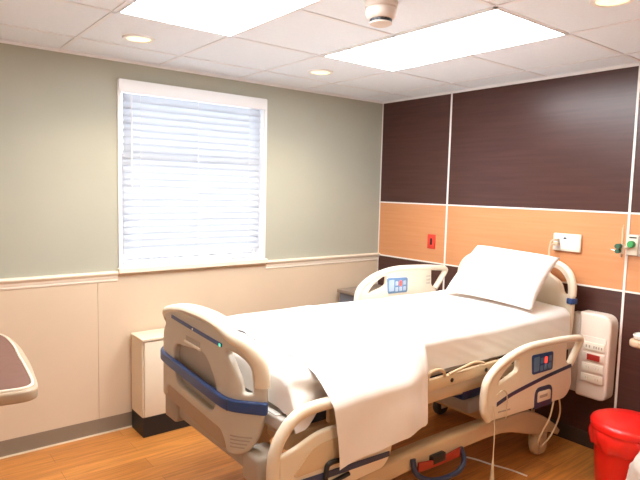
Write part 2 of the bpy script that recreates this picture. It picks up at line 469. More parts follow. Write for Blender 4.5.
# footboard ---------------------------------------------------------------
YF = -1.405
def foot_x(u):
    t = abs(u) - (.375 if u > 0 else .412)
    return -2.510 - .070 * u + .475 * (t + math.sqrt(t * t + .0010))
def fmap(u, v, w):            # w > 0 is towards the foot of the room (outside the bed)
    e = 1e-3; d = (foot_x(u + e) - foot_x(u - e)) / (2 * e)
    n = Vector((-1, -d, 0)).normalized()
    return Vector((foot_x(u), YF - u, v)) + n * w
cuts = [i * .0145 - .515 for i in range(71)]
near = [(.31, .655, .03), (.342, .615, .02), (.352, .577, .02), (.404, .577, .05), (.438, .602, .06), (.468, .665, .06), (.484, .76, .05), (.484, .91, .08), (.466, .970, .06), (.412, 1.035, .08), (.28, 1.070, .10)]
far = [(-.28, 1.055, .10), (-.43, 1.010, .08), (-.480, .950, .06), (-.498, .90, .08), (-.498, .76, .05), (-.486, .665, .06), (-.455, .602, .06), (-.420, .577, .05), (-.352, .577, .02), (-.342, .615, .02), (-.31, .650, .03)]
out = near + far
h_near = fillet([(.340, .998, .02), (.390, .990, .04), (.436, .945, .05), (.446, .830, .015), (.412, .826, .015), (.404, .885, .05), (.370, .948, .05), (.340, .975, .02)], .02)
h_far = fillet([(-p[0] * 1.02, p[1] - .018) for p in [(.340, .998, .02), (.390, .990, .04), (.436, .945, .05), (.446, .830, .015), (.412, .826, .015), (.404, .885, .05), (.370, .948, .05), (.340, .975, .02)]], .02)
h_mid = fillet([(-.205, .700), (.245, .700), (.278, .82), (.15, .935), (-.235, .880)], .07)
fb = obj('footboard', mapv(plate(fillet(out, .05), [h_near, h_far, h_mid], .040, .010, cuts, 3), fmap), M['bed_grey'], bed)
bm = plate(fillet([(-.27, .675), (.29, .675), (.30, .90), (.20, .95), (-.28, .95)], .03), [], .012, .002, cuts)
obj('inset_panel', mapv(bm, lambda u, v, w: fmap(u, v, w - .014)), M['bed_inset'], fb)
bm = plate(fillet([(-.335, .583), (.345, .583), (.340, .630), (.325, .660), (.228, .672), (-.30, .668), (-.335, .64)], .02), [], .014, .003, cuts)
obj('lower_panel', mapv(bm, lambda u, v, w: fmap(u, v, w + .008)), M['bed_taupe'], fb)
# wide rounded top grip that leans in over the mattress end
bm = nb()
top = [(-.490, .87), (-.488, .905), (-.462, .950), (-.40, .998), (-.28, 1.036), (-.14, 1.062), (0, 1.074), (.14, 1.077), (.28, 1.066), (.395, 1.028), (.448, .970), (.465, .915), (.467, .86)]
P = []
for p in catmull([(a, b, 0) for a, b in top], 8): P.append(p)
seg = 16; rings = []
for i, p in enumerate(P):
    d = (P[min(i + 1, len(P) - 1)] - P[max(i - 1, 0)]).normalized(); nrm = Vector((-d.y, d.x))   # in-plane normal
    wide = .026 + .020 * smoothstep_(.40, .20, abs(p.x)); hgt = .026 - .002 * smoothstep_(.40, .20, abs(p.x))
    off = -.022 * smoothstep_(.40, .20, abs(p.x))
    ring = []
    for k_ in range(seg):
        a = 2 * PI * k_ / seg
        ring.append(bm.verts.new(fmap(p.x + nrm.x * hgt * math.sin(a), p.y + nrm.y * hgt * math.sin(a), off + wide * math.cos(a))))
    rings.append(ring)
for A, B in zip(rings, rings[1:]):
    for k_ in range(seg): bm.faces.new((A[k_], A[(k_ + 1) % seg], B[(k_ + 1) % seg], B[k_]))
bm.faces.new(rings[0][::-1]); bm.faces.new(rings[-1])
obj('top_grip', bm, M['bed'], fb)
# blue bumper that wraps round both ends
bm = plate(fillet([(-.506, .758), (.491, .756), (.491, .806), (-.506, .808)], .010), [], .026, .007, cuts)
obj('bumper', mapv(bm, lambda u, v, w: fmap(u, v, w + .022)), M['navy'], fb)
bm = plate([(.365, .758), (.369, .758), (.369, .805), (.365, .805)], [], .006, .001)
obj('bumper_joint', mapv(bm, lambda u, v, w: fmap(u, v, w + .0335)), M['navy_dark'], fb)
# indicator strip beneath the grip
bm = plate(fillet([(-.250, 1.002), (.318, .999), (.318, 1.014), (-.250, 1.018)], .003), [], .006, .001, cuts)
st = obj('indicator_strip', mapv(bm, lambda u, v, w: fmap(u, v, w + .022)), M['navy'], fb)
bm = plate(fillet([(.300, 1.000), (.316, 1.000), (.316, 1.013), (.300, 1.013)], .003), [], .006, .001)
obj('indicator_light', mapv(bm, lambda u, v, w: fmap(u, v, w + .024)), M['green_led'], fb)
bm = plate(fillet([(.02, 1.003), (.030, 1.003), (.030, 1.013), (.02, 1.013)], .003), [], .006, .001)
obj('indicator_light', mapv(bm, lambda u, v, w: fmap(u, v, w + .024)), M['white'], fb)
# small latch pocket
bm = plate(fillet([(-.065, .935), (.102, .938), (.102, .966), (-.065, .961)], .006), [], .006, .001, cuts)
obj('latch_pocket', mapv(bm, lambda u, v, w: fmap(u, v, w + .0185)), M['bed_inset'], fb)
bm = plate(fillet([(-.075, .926), (.112, .929), (.112, .941), (-.075, .938)], .005), [], .012, .003, cuts)
obj('latch_lip', mapv(bm, lambda u, v, w: fmap(u, v, w + .021)), M['bed'], fb)
for i in range(4):
    z_ = .652 - i * .015
    t = plate([(.372, z_), (.445 - .008 * i, z_ + .002), (.445 - .008 * i, z_ + .008), (.372, z_ + .006)], [], .002, .0005, cuts)
    obj('embossed_label', mapv(t, lambda u, v, w: fmap(u, v, w + .0205)), M['bed_inset'], fb)

# headboard ---------------------------------------------------------------
def head_x(u):
    a = abs(u); return -.125 - (0 if a <= .28 else .045 * ((a - .28) / .18) ** 1.6)
def hmap(u, v, w):
    e = 1e-3; d = (head_x(u + e) - head_x(u - e)) / (2 * e)
    n = Vector((1, d, 0)).normalized()
    return Vector((head_x(u), YC - u, v)) + n * w
hz = .185
out = [(-.43, .70), (.43, .70), (.445, .84), (.450, 1.09, .1), (.38, 1.18, .1), (.22, 1.225, .14), (-.22, 1.225, .14), (-.38, 1.18, .1), (-.450, 1.09, .1), (-.445, .84)]
h1 = fillet([(.25, 1.172), (.335, 1.158, .05), (.404, 1.09, .05), (.412, 1.005), (.368, 1.005), (.345, 1.075, .05), (.25, 1.125)], .02)
h2 = [(-p[0], p[1]) for p in h1]
hb = obj('headboard', mapv(plate(fillet(out, .04), [h1, h2], .036, .010, cuts, 3), hmap), M['bed'], bed)
bm = nb()
tube(bm, [hmap(u, v, 0) for u, v in [(-.438, 1.0), (-.436, 1.07), (-.398, 1.145), (-.32, 1.188), (-.18, 1.213), (0, 1.218), (.18, 1.213), (.32, 1.188), (.398, 1.145), (.436, 1.07), (.438, 1.0)]], .022, 14, 8)
obj('top_grip', bm, M['bed'], hb)
for sg in (-1, 1):
    bm = plate(fillet([(sg * .412, .950), (sg * .456, .950), (sg * .456, .988), (sg * .412, .988)], .008), [], .052, .008, cuts)
    obj('bumper', mapv(bm, lambda u, v, w: hmap(u, v, w)), M['navy'], hb)

# side rails --------------------------------------------------------------
def head_rail(y, dz, inner, raised):
    """y plane of the rail, dz lift from the lowered height; the detailed face looks to -y"""
    def f(u, v, w): return ((-.2 + (u + .255) * .94 if raised else u), y + w * inner, v + dz)
    out = [(-1.205, .478, .04), (-.80, .455, .05), (-.44, .440, .05), (-.375, .50, .05), (-.392, .625, .03), (-.456, .665, .02), (-.460, .785, .01), (-.84, .80, .05), (-1.03, .778, .06), (-1.14, .735, .06), (-1.215, .68, .05), (-1.24, .60, .06), (-1.235, .52, .04)]
    lh = fillet([(-1.150, .655, .03), (-1.095, .715, .05), (-1.00, .762, .05), (-.955, .768, .015), (-.960, .70, .02), (-1.05, .675, .03)], .02)
    body = obj('side_rail', mapv(plate(fillet(out, .03), [lh], .030, .007, (), 3), f), M['bed'], bed)
    bm = nb()
    tube(bm, [f(u, v, 0) for u, v in [(-1.195, .482), (-1.233, .54), (-1.236, .63), (-1.212, .693), (-1.135, .745), (-1.02, .784), (-.84, .808), (-.55, .799), (-.33, .782), (-.282, .771), (-.277, .752), (-.335, .69), (-.395, .628)]], .021, 12, 8)
    obj('rail_tube', bm, M['bed'], body)
    du = -.150 if raised else -.030; dv = 0 if raised else .012
    bm = plate(fillet([(-.795, .640), (-.587, .636), (-.587, .742), (-.808, .752)], .018), [], .008, .002)
    obj('control_panel', mapv(bm, lambda u, v, w: f(u + du, v + dv, w + .016)), M['screen'] if raised else M['navy'], body)
    t = plate(fillet([(-.785, .655), (-.735, .655), (-.735, .735), (-.79, .735)], .006), [], .004, .001)
    obj('keypad', mapv(t, lambda u, v, w: f(u + du, v + dv, w + .0205)), M['key'] if raised else M['screen'], body)
    for k_ in range(3):
        for j_ in range(2):
            if k_ == 1 and j_ == 1: continue
            u0 = -.722 + k_ * .042; v0 = .650 + j_ * .042
            t = plate(fillet([(u0, v0), (u0 + .030, v0), (u0 + .030, v0 + .03), (u0, v0 + .03)], .005), [], .004, .001)
            obj('key_button', mapv(t, lambda u, v, w: f(u + du, v + dv, w + .0205)), M['key'] if raised else M['screen'], body)
    bm = plate(fillet([(-.680, .686), (-.654, .686), (-.654, .724), (-.680, .724)], .010), [], .004, .001)
    obj('call_button', mapv(bm, lambda u, v, w: f(u + du, v + dv, w + .0215)), M['red_led'], body)
    P = catmull([(p[0], p[1], 0) for p in [(-1.145, .556), (-1.03, .580), (-.91, .594), (-.71, .612), (-.55, .622), (-.393, .630)]], 6)
    poly = [(p.x, p.y + .011) for p in P] + [(p.x, p.y - .011) for p in P[::-1]]
    if not raised:
        bm = plate(poly, [], .004, .001); obj('stripe', mapv(bm, lambda u, v, w: f(u, v, w + .0155)), M['navy_dark'], body)
        ar = fillet([(-.785, .447), (-.600, .441), (-.600, .560, .05), (-.785, .568, .05)], .004)
        bm = plate(ar, [], .010, .003); obj('release_surround', mapv(bm, lambda u, v, w: f(u, v, w + .0135)), M['navy_dark'], body)
        bm = plate(fillet([(-.760, .482), (-.625, .477), (-.625, .535, .02), (-.760, .543, .02)], .006), [], .010, .003)
        obj('release_handle', mapv(bm, lambda u, v, w: f(u, v, w + .0185)), M['bed'], body)
        bm = plate([(-.745, .505), (-.665, .502), (-.665, .518), (-.745, .521)], [], .003, .0005)
        obj('release_label', mapv(bm, lambda u, v, w: f(u, v, w + .0235)), M['bed_inset'], body)
        bm = plate([(-1.13, .508), (-1.02, .500), (-1.02, .507), (-1.13, .515)], [], .002, .0005)
        obj('embossed_label', mapv(bm, lambda u, v, w: f(u, v, w + .0155)), M['bed_inset'], body)
    else:
        for k_ in range(3):
            t = plate(fillet([(-.52, .675 + k_ * .025), (-.475, .675 + k_ * .025), (-.475, .690 + k_ * .025), (-.52, .690 + k_ * .025)], .004), [], .004, .001)
            obj('speaker_slot', mapv(t, lambda u, v, w: f(u, v, w + .0155)), M['bed_grey'], body)
    sg = 1 if y < YC else -1
    for q in (-.95, -.55):
        bm = nb(); z_ = .60 + dz
        tube(bm, [(q, y + sg * .010, z_), (q, y + sg * .035, min(z_, .64)), (q, y + sg * .06, .635), (q, y + sg * .10, .635)], .013, 8, smooth=False)
        obj('rail_arm', bm, M['steel'], body)
    return body
head_rail(-2.050, 0, -1, False)
head_rail(-.950, .287, -1, True)

def foot_rail(y, face, dx=0):
    def f(u, v, w): return (u + dx, y + w * face, v)
    out = [(-2.49, .44, .03), (-1.95, .46, .05), (-1.905, .52, .04), (-1.91, .68, .04), (-2.10, .705, .1), (-2.30, .712, .08), (-2.42, .670, .06), (-2.495, .655, .01)]
    body = obj('side_rail', mapv(plate(fillet(out, .03), [], .028, .008, (), 3), f), M['bed'], bed)
    bm = nb()
    tube(bm, [f(u, v, 0) for u, v in [(-2.500, .45), (-2.513, .56), (-2.511, .655), (-2.486, .722), (-2.432, .780), (-2.36, .806), (-2.25, .810), (-2.05, .805), (-1.97, .800), (-1.912, .785), (-1.905, .75), (-1.93, .66)]], .024, 14, 8)
    obj('rail_tube', bm, M['bed'], body)
    P = [(-2.43, .570), (-2.34, .660), (-2.20, .668), (-1.95, .64), (-1.94, .565), (-2.42, .560)]
    bm = plate(fillet(P, .05), [], .006, .002); obj('inset_face', mapv(bm, lambda u, v, w: f(u, v, w + .014)), M['steel'], body)
    bm = plate(fillet([(-2.45, .518), (-1.925, .505), (-1.925, .528), (-2.44, .548)], .004), [], .004, .001)
    obj('stripe', mapv(bm, lambda u, v, w: f(u, v, w + .0165)), M['navy_dark'], body)
    bm = nb(); tube(bm, [f(u, v, .026) for u, v in [(-2.285, .47), (-2.282, .555), (-2.262, .577), (-2.20, .575), (-2.08, .572)]], .010, 8)
    h_ = obj('release_handle', bm, M['black'], body)
    bm = nb(); tube(bm, [f(-2.285, .472, .026), f(-2.25, .492, .022), f(-2.16, .502, .022)], .009, 8, smooth=False)
    obj('release_handle', bm, M['black'], body)
    for q in (-2.2, -2.0):
        bm = nb(); tube(bm, [(q + dx, y - face * .012, .56), (q + dx, y - face * .04, .635), (q + dx, y - face * .10, .635)], .013, 8, smooth=False)
        obj('rail_arm', bm, M['steel'], body)
    return body
foot_rail(-2.050, -1)
foot_rail(-.900, 1, .30)

# deck and frame ----------------------------------------------------------
bm = nb(); box(bm, (-2.42, -1.93, .735), (-.21, -1.03, .757), .006); obj('deck', bm, M['pale_steel'], bed)
for y in (-1.975, -.995):
    bm = nb(); box(bm, (-2.20, y - .012, .690), (-.20, y + .012, .748), .005)
    s = obj('side_beam', bm, M['steel'], bed)
    sgn = -1 if y < YC else 1
    bm = nb()
    for x in (-1.62, -1.42, -1.14, -.9, -2.1):
        lathe(bm, [(.011, sgn * .003), (.011, 0)], (x, y + sgn * .012, .718), 12, 'Y')
    pieces('bolt', bm, M['black'], s)
for y in (-1.92, -1.04):
    bm = nb(); box(bm, (-2.38, y - .02, .605), (-.3, y + .02, .668), .006); obj('lower_beam', bm, M['steel'], bed)
for x in (-2.3, -1.6, -.95, -.35):
    bm = nb(); box(bm, (x - .03, -1.90, .62), (x + .03, -1.06, .735), .004); obj('cross_beam', bm, M['steel'], bed)
# bracket with loop below the mattress edge
bm = nb(); tube(bm, [(-1.60, -1.985, .748), (-1.59, -1.99, .785), (-1.53, -1.99, .792), (-1.49, -1.99, .775), (-1.475, -1.985, .748)], .008, 8); obj('mattress_keeper', bm, M['steel'], bed)
bm = nb(); tube(bm, [(-1.44, -1.985, .752), (-1.36, -1.99, .765), (-1.24, -1.99, .778), (-1.16, -1.988, .758)], .007, 8); obj('mattress_keeper', bm, M['steel'], bed)
# foot end frame
bm = nb(); box(bm, (-2.50, -1.93, .47), (-2.38, -1.80, .60), .02, 3); box(bm, (-2.48, -1.80, .50), (-2.40, -1.16, .58), .01); box(bm, (-2.50, -1.16, .47), (-2.38, -1.03, .60), .02, 3)
pieces('foot_frame', bm, M['bed_inset'], bed)
bm = nb(); box(bm, (-2.425, -1.975, .700), (-2.345, -1.80, .752), .008, 3); obj('corner_cap', bm, M['pale_steel'], bed)
bm = nb(); box(bm, (-2.45, -1.75, .62), (-2.41, -1.70, .74)); box(bm, (-2.45, -1.26, .62), (-2.41, -1.21, .74)); pieces('end_post', bm, M['steel'], bed)
bm = nb(); box(bm, (-.165, -1.75, .66), (-.120, -1.70, .9)); box(bm, (-.165, -1.26, .66), (-.120, -1.21, .9)); box(bm, (-.4, -1.75, .62), (-.115, -1.70, .659)); box(bm, (-.4, -1.26, .62), (-.115, -1.21, .659)); pieces('end_post', bm, M['steel'], bed)
# base: two arched runners, cross members, lift columns
def runner(y):
    top = [(-2.10, .18), (-2.06, .27), (-1.94, .340), (-1.7, .360), (-1.2, .364), (-.80, .348), (-.57, .332), (-.40, .268), (-.24, .175), (-.165, .115)]
    bot = [(-.19, .085), (-.30, .130), (-.42, .150), (-.56, .185), (-.82, .258), (-1.2, .272), (-1.6, .270), (-1.86, .245), (-1.98, .175), (-2.1, .15)]
    poly = [(p.x, p.y) for p in catmull([(a, b, 0) for a, b in top], 6)] + [(p.x, p.y) for p in catmull([(a, b, 0) for a, b in bot], 6)]
    bm = plate(poly, [], .085, .015, (), 3)
    return obj('base_runner', mapv(bm, lambda u, v, w: (u, y + w, v)), M['steel'], bed)
runner(-1.865); runner(-1.095)
for x in (-1.9, -.75):
    bm = nb(); box(bm, (x - .05, -1.82, .27), (x + .05, -1.14, .34), .01); obj('base_crossbar', bm, M['steel'], bed)
for x in (-1.88, -.80):
    bm = nb(); box(bm, (x - .12, -1.74, .335), (x + .10, -1.22, .425), .02, 3); obj('lift_housing', bm, M['pale_steel'], bed)
    bm = nb(); box(bm, (x - .17, -1.73, .425), (x + .08, -1.23, .530), .02, 3); obj('lift_cover', bm, M['navy'], bed)
    bm = nb(); box(bm, (x - .05, -1.56, .5), (x + .05, -1.40, .66), .01); obj('lift_column', bm, M['pale_steel'], bed)
for y in (-1.70, -1.26):
    bm = nb(); tube(bm, [(-1.80, y, .42), (-1.35, y, .52), (-.95, y, .48)], .022, 10, smooth=False, up=(0, 1, 0)); obj('lift_arm', bm, M['pale_steel'], bed)
bm = nb(); box(bm, (-1.5, -1.6, .50), (-1.12, -1.36, .60), .02, 3); obj('motor', bm, M['black'], bed)
# casters
def caster(x, y, m):
    bm = nb(); tube(bm, [(x + .02, y, .20), (x + .02, y, .13)], .016, 10, smooth=False)
    box(bm, (x - .035, y - .042, .058), (x + .035, y - .037, .14), .002); box(bm, (x - .035, y + .037, .058), (x + .035, y + .042, .14), .002); box(bm, (x - .035, y - .042, .128), (x + .035, y + .042, .15), .004)
    f_ = obj('caster', bm, M['steel'], bed)
    bm = nb(); lathe(bm, [(.0, -.033), (.045, -.033), (.062, -.020), (.0675, -.010), (.0675, .010), (.062, .020), (.045, .033), (0, .033)], (x, y, .0675), 28, 'Y', cap=False)
    obj('wheel', bm, m, f_)
    bm = nb(); lathe(bm, [(.0, -.034), (.040, -.033), (.048, -.037)], (x, y, .0675), 24, 'Y', cap=False); obj('wheel_cap', bm, m, f_)
caster(-.385, -1.875, M['caster']); caster(-.385, -1.095, M['rubber']); caster(-1.93, -1.865, M['caster']); caster(-1.93, -1.095, M['rubber'])
# brake pedal: dark loop with a red bow-tie bar
bm = nb()
tube(bm, [(-1.60, -1.915, .335), (-1.598, -1.93, .275), (-1.54, -1.94, .225), (-1.45, -1.945, .195), (-1.36, -1.945, .183), (-1.27, -1.945, .190), (-1.225, -1.94, .235), (-1.235, -1.92, .295)], .014, 10)
pd = obj('brake_pedal', bm, M['navy_dark'], bed)
bm = plate([(-1.575, .265), (-1.575, .315), (-1.42, .288), (-1.25, .305), (-1.25, .255), (-1.42, .258)], [], .012, .003)
obj('pedal_bar', mapv(bm, lambda u, v, w: (u, -1.928 + w, v)), M['red_pedal'], pd)
bm = nb(); box(bm, (-1.47, -1.935, .27), (-1.37, -1.905, .315), .005); obj('pedal_hub', bm, M['black'], bed)
# pull cord with tassel and cable loop below the near rail
bm = nb(); tube(bm, [(-1.185, -2.075, .56), (-1.19, -2.09, .44), (-1.19, -2.09, .30)], .003, 6); c = obj('pull_cord', bm, M['cord'], bed)
bm = nb(); lathe(bm, [(.003, .30), (.006, .27), (.008, .22), (.014, .155), (.010, .15)], (-1.19, -2.09, 0), 12); obj('pull_handle', bm, M['cord'], c)
bm = nb(); tube(bm, [(-.55, -2.055, .46), (-.62, -2.07, .36), (-.68, -2.05, .25), (-.62, -2.02, .17), (-.52, -2.0, .16), (-.45, -2.01, .22), (-.445, -2.04, .34), (-.50, -2.055, .46)], .005, 8); obj('cable_loop', bm, M['cord'], bed)
bm = nb(); tube(bm, [(-1.165, -2.075, .61), (-1.13, -2.085, .635), (-1.08, -2.08, .60), (-1.075, -2.08, .50), (-1.075, -2.078, .47)], .0028, 6); obj('rail_cord', bm, M['cord'], bed)

# ------------------------------------------------------------------ mattress and linen
bm = nb(); box(bm, (-2.388, -1.935, .759), (-.225, -1.035, .905), .03, 4)
recenter(tag(obj('mattress', bm, M['mattress']), 'pale mattress on the bed deck, inside the fitted sheet', 'mattress'))

def smoothstep(a, b, x):
    t = max(0, min(1, (x - a) / (b - a))); return t * t * (3 - 2 * t)

NY, NX = 76, 150
def sheet_profile(x):
    """list of (y, z) from the far hem over the top to the near hem"""
    k = smoothstep(-2.21, -2.36, x)            # loose at the foot end
    out = []
    near_h = .170 + .042 * k; far_h = .160
    zt = .924 + .016 * smoothstep(-.9, -1.5, x) * smoothstep(-2.45, -2.05, x)
    Yf, Yn = -1.024, -1.946 - .014 * k
    for i in range(NY):
        s = i / (NY - 1)
        if s < .18:
            t = 1 - s / .18; y, z = Yf + .004 * t, zt - .028 - t * (far_h - .028)
        elif s > .82:
            t = (s - .82) / .18; y, z = Yn - (.004 + .055 * k) * t, zt - .028 - t * (near_h - .028)
        else:
            t = (s - .18) / .64; y = Yf + (Yn - Yf) * t
            d = min(t, 1 - t) * .936
            z = zt - .028 * max(0, 1 - d / .05) ** 2.2 + .010 * math.sin(PI * t)
        out.append((y, z, s))
    return out
bm = nb(); rows = []
xs = [-2.395 + (2.180) * i / (NX - 1) for i in range(NX)]
for x in xs:
    row = []
    k = smoothstep(-2.0, -2.3, x)
    for (y, z, s) in sheet_profile(x):
        nn = noise.noise(Vector((x * 4.5, y * 4.5, z * 4.5))) * .006 + noise.noise(Vector((x * 1.7 + 9, y * 2, 3))) * .008
        if s > .80:    # side pleats, stronger at the loose corner
            t = min(1, (s - .80) / .1)
            y -= t * (.003 + .022 * k) * max(0, noise.noise(Vector((x * 11 - s * 22, 4.2, 0))) + .45)
            z += nn * .6
        elif s < .2: y += .004 * abs(noise.noise(Vector((x * 9, s * 8, 7))))
        else: z += abs(nn) + nn * .4 + .020 * math.exp(-(((x + 2.30) / .035) ** 2 + ((y + 1.415) / .045) ** 2))
        # soft ridge running diagonally near the foot
        e = smoothstep(-2.365, -2.395, x)
        z -= .03 * e * e if .18 < s < .82 else 0
        row.append(bm.verts.new((x, y, z)))
    rows.append(row)
for A, B in zip(rows, rows[1:]):
    for j in range(NY - 1): bm.faces.new((A[j], A[j + 1], B[j + 1], B[j]))
SHEET = [[(v.co.y, v.co.z) for v in r[14:63]] for r in rows]
# end flaps at foot and head
for row, xx in ((rows[0], -2.399), (rows[-1], -.211)):
    prev = row
    for dz, dx in ((.012, .4), (.04, .7), (.12, 1)):
        nxt = []
        for v in row:
            nxt.append(bm.verts.new((v.co.x + (xx - v.co.x) * dx, v.co.y, max(min(v.co.z, .765), v.co.z - dz))))
        for j in range(NY - 1): bm.faces.new((prev[j], prev[j + 1], nxt[j + 1], nxt[j]))
        prev = nxt
recenter(tag(obj('fitted_sheet', bm, M['sheet'], ang=180), 'white fitted sheet stretched over the mattress, loose at the foot corner', 'sheet'))

def sheet_top(x, y):
    i = max(0, min(NX - 1, round((x - xs[0]) / (xs[-1] - xs[0]) * (NX - 1))))
    pts = SHEET[i]; best = min(pts, key=lambda q: abs(q[0] - y)); return best[1]
# draw sheet: lies across the bed and hangs down over the near side
bm = nb(); rows = []
NU, NV = 64, 120
path = [('far', i / 9) for i in range(9, 0, -1)]
for i in range(46): path.append(('top', -1.03 - (1.925 - 1.03) * i / 45))
for i in range(NV - 46): path.append(('side', i / (NV - 47)))
for (kind, q) in path:
    row = []
    for j in range(NU):
        a = j / (NU - 1); x = -2.275 + .660 * a
        if kind == 'far':
            y = -1.03 + .030 * smoothstep(0, .3, q); z = sheet_top(x, -1.04) + .006 - .12 * q * q - .01 * q
            x += .01
        elif kind == 'top':
            z = max(sheet_top(x + dx, q + dy) for dx in (-.012, 0, .012) for dy in (-.012, 0, .012)) + .0045
            y = q; x += .01 * smoothstep(-1.6, -1.0, q)
        else:
            # bends over the mattress edge, out over the rail, then straight down
            L_ = .372 + .034 * (1 - a) + .030 * smoothstep(-1.92, -1.60, x)
            d = q * L_
            y = -1.925 - .045 * smoothstep(0, .035, d) - (.026 + .092 * smoothstep(-1.56, -1.88, x)) * smoothstep(.0, .17, d)
            y -= (.004 + .004 * math.sin(a * 9 + d * 8)) * smoothstep(.1, .3, d) + .006 * smoothstep(.2, .4, d)
            z = max(sheet_top(x, -1.925), sheet_top(x, -1.915)) + .0045 - d + .020 * smoothstep(0, .08, d)
            y -= max(0, noise.noise(Vector((x * 6, d * 4, 11))) + .2) * .010 * smoothstep(.06, .2, d)
            y -= .012 * math.exp(-((a - .95) / .03) ** 2) * smoothstep(.03, .12, d) * (1 - .5 * q)
            x += .04 * (1 - a) * smoothstep(.0, .42, d) - .012 * a * smoothstep(.05, .3, d)
        row.append(bm.verts.new((x, y, z)))
    rows.append(row)
for A, B in zip(rows, rows[1:]):
    for j in range(NU - 1): bm.faces.new((A[j], A[j + 1], B[j + 1], B[j]))
recenter(tag(obj('draw_sheet', bm, M['drape'], ang=180), 'white draw sheet lying across the bed and hanging down over the near side rail', 'sheet'))

# pillow leaning against the headboard
bm = nb(); N1, N2 = 40, 28
A_, B_ = .385, .255
def pil(side):
    g = []
    for i in range(N1 + 1):
        r = []
        for j in range(N2 + 1):
            u = -1 + 2 * i / N1; v = -1 + 2 * j / N2
            th = .085 * max(0, (1 - abs(u) ** 2.6)) ** .5 * max(0, (1 - abs(v) ** 2.4)) ** .5
            pin = 1 - .05 * (1 - v * v) * abs(u) ** 2; pin2 = 1 - .07 * (1 - u * u) * abs(v) ** 2
            r.append((u * A_ * pin, v * B_ * pin2, side * th + noise.noise(Vector((u * 2.3, v * 2.3, side))) * .012 * (1 - u * u) * (1 - v * v)))
        g.append(r)
    return g
# four corners of the leaning pillow: lower far, lower near, upper far, upper near
BL, BR, TL, TR = Vector((-.545, -1.215, .958)), Vector((-.610, -1.915, .958)), Vector((-.235, -1.245, 1.270)), Vector((-.255, -1.880, 1.248))
no = (TL + TR - BL - BR).cross(BR + TR - BL - TL).normalized()
if no.x > 0: no = -no
for side in (1, -1):
    g = pil(side)
    vs = []
    for r in g:
        row = []
        for p in r:
            a = .5 + .5 * p[0] / A_; b = .5 + .5 * p[1] / B_
            q = (BL * (1 - a) + BR * a) * (1 - b) + (TL * (1 - a) + TR * a) * b
            th = p[2] * (1.15 if side > 0 else .6)
            row.append(bm.verts.new(q + no * th))
        vs.append(row)
    for i in range(N1):
        for j in range(N2): bm.faces.new((vs[i][j], vs[i + 1][j], vs[i + 1][j + 1], vs[i][j + 1]))
bmesh.ops.remove_doubles(bm, verts=bm.verts[:], dist=1e-4)
recenter(tag(obj('pillow', bm, M['pillow'], ang=180), 'plump white pillow leaning on the headboard', 'pillow'))

# ------------------------------------------------------------------ headwall fittings
r_ = thing('red_outlet', 'red emergency outlet plate on the maple panel near the far corner', 'outlet', (-.012, -.63, 1.23))
bm = nb(); box(bm, (-.019, -.672, 1.172), (-.012, -.590, 1.292), .003); obj('cover_plate', bm, M['red_plate'], r_)
bm = nb(); box(bm, (-.022, -.640, 1.205), (-.018, -.622, 1.26), .001, 1); obj('outlet_slot', bm, M['black'], r_)

cs = thing('call_station', 'ivory nurse call plate on the maple panel above the headboard', 'call station', (-.012, -1.78, 1.325))
bm = nb(); box(bm, (-.034, -1.880, 1.268), (-.012, -1.690, 1.386), .007, 3); obj('cover_plate', bm, M['plate'], cs)
bm = nb(); box(bm, (-.0365, -1.852, 1.284), (-.033, -1.705, 1.372), .003); obj('faceplate', bm, M['white'], cs)
bm = plate(fillet([(-.016, 0), (0, .008), (.016, 0), (0, -.008)], .006), [], .004, .001); obj('call_jack', mapv(bm, lambda u, v, w: (-.0375 + w, -1.775 + u, 1.356 + v)), M['black'], cs)
bm = nb(); box(bm, (-.038, -1.83, 1.352), (-.036, -1.815, 1.358)); obj('indicator', bm, M['unit_grey'], cs)
cc = thing('nurse_call_cable', 'cream plugged call cord dropping from the ivory wall plate behind the pillow', 'cord', (-.05, -1.71, 1.3))
bm = nb(); box(bm, (-.075, -1.745, 1.305), (-.0372, -1.715, 1.328), .004); box(bm, (-.07, -1.740, 1.335), (-.0372, -1.718, 1.352), .004); pieces('plug', bm, M['cord'], cc)
bm = nb(); tube(bm, [(-.073, -1.728, 1.317), (-.085, -1.712, 1.312), (-.088, -1.70, 1.29), (-.080, -1.69, 1.20), (-.075, -1.66, 1.05), (-.07, -1.64, .85), (-.065, -1.63, .4), (-.065, -1.63, .008)], .006, 8)
tube(bm, [(-.068, -1.728, 1.344), (-.090, -1.715, 1.338), (-.098, -1.708, 1.31), (-.09, -1.70, 1.18), (-.08, -1.67, 1.0), (-.075, -1.655, .85), (-.065, -1.645, .4), (-.065, -1.645, .008)], .005, 8); pieces('cable', bm, M['cord'], cc)

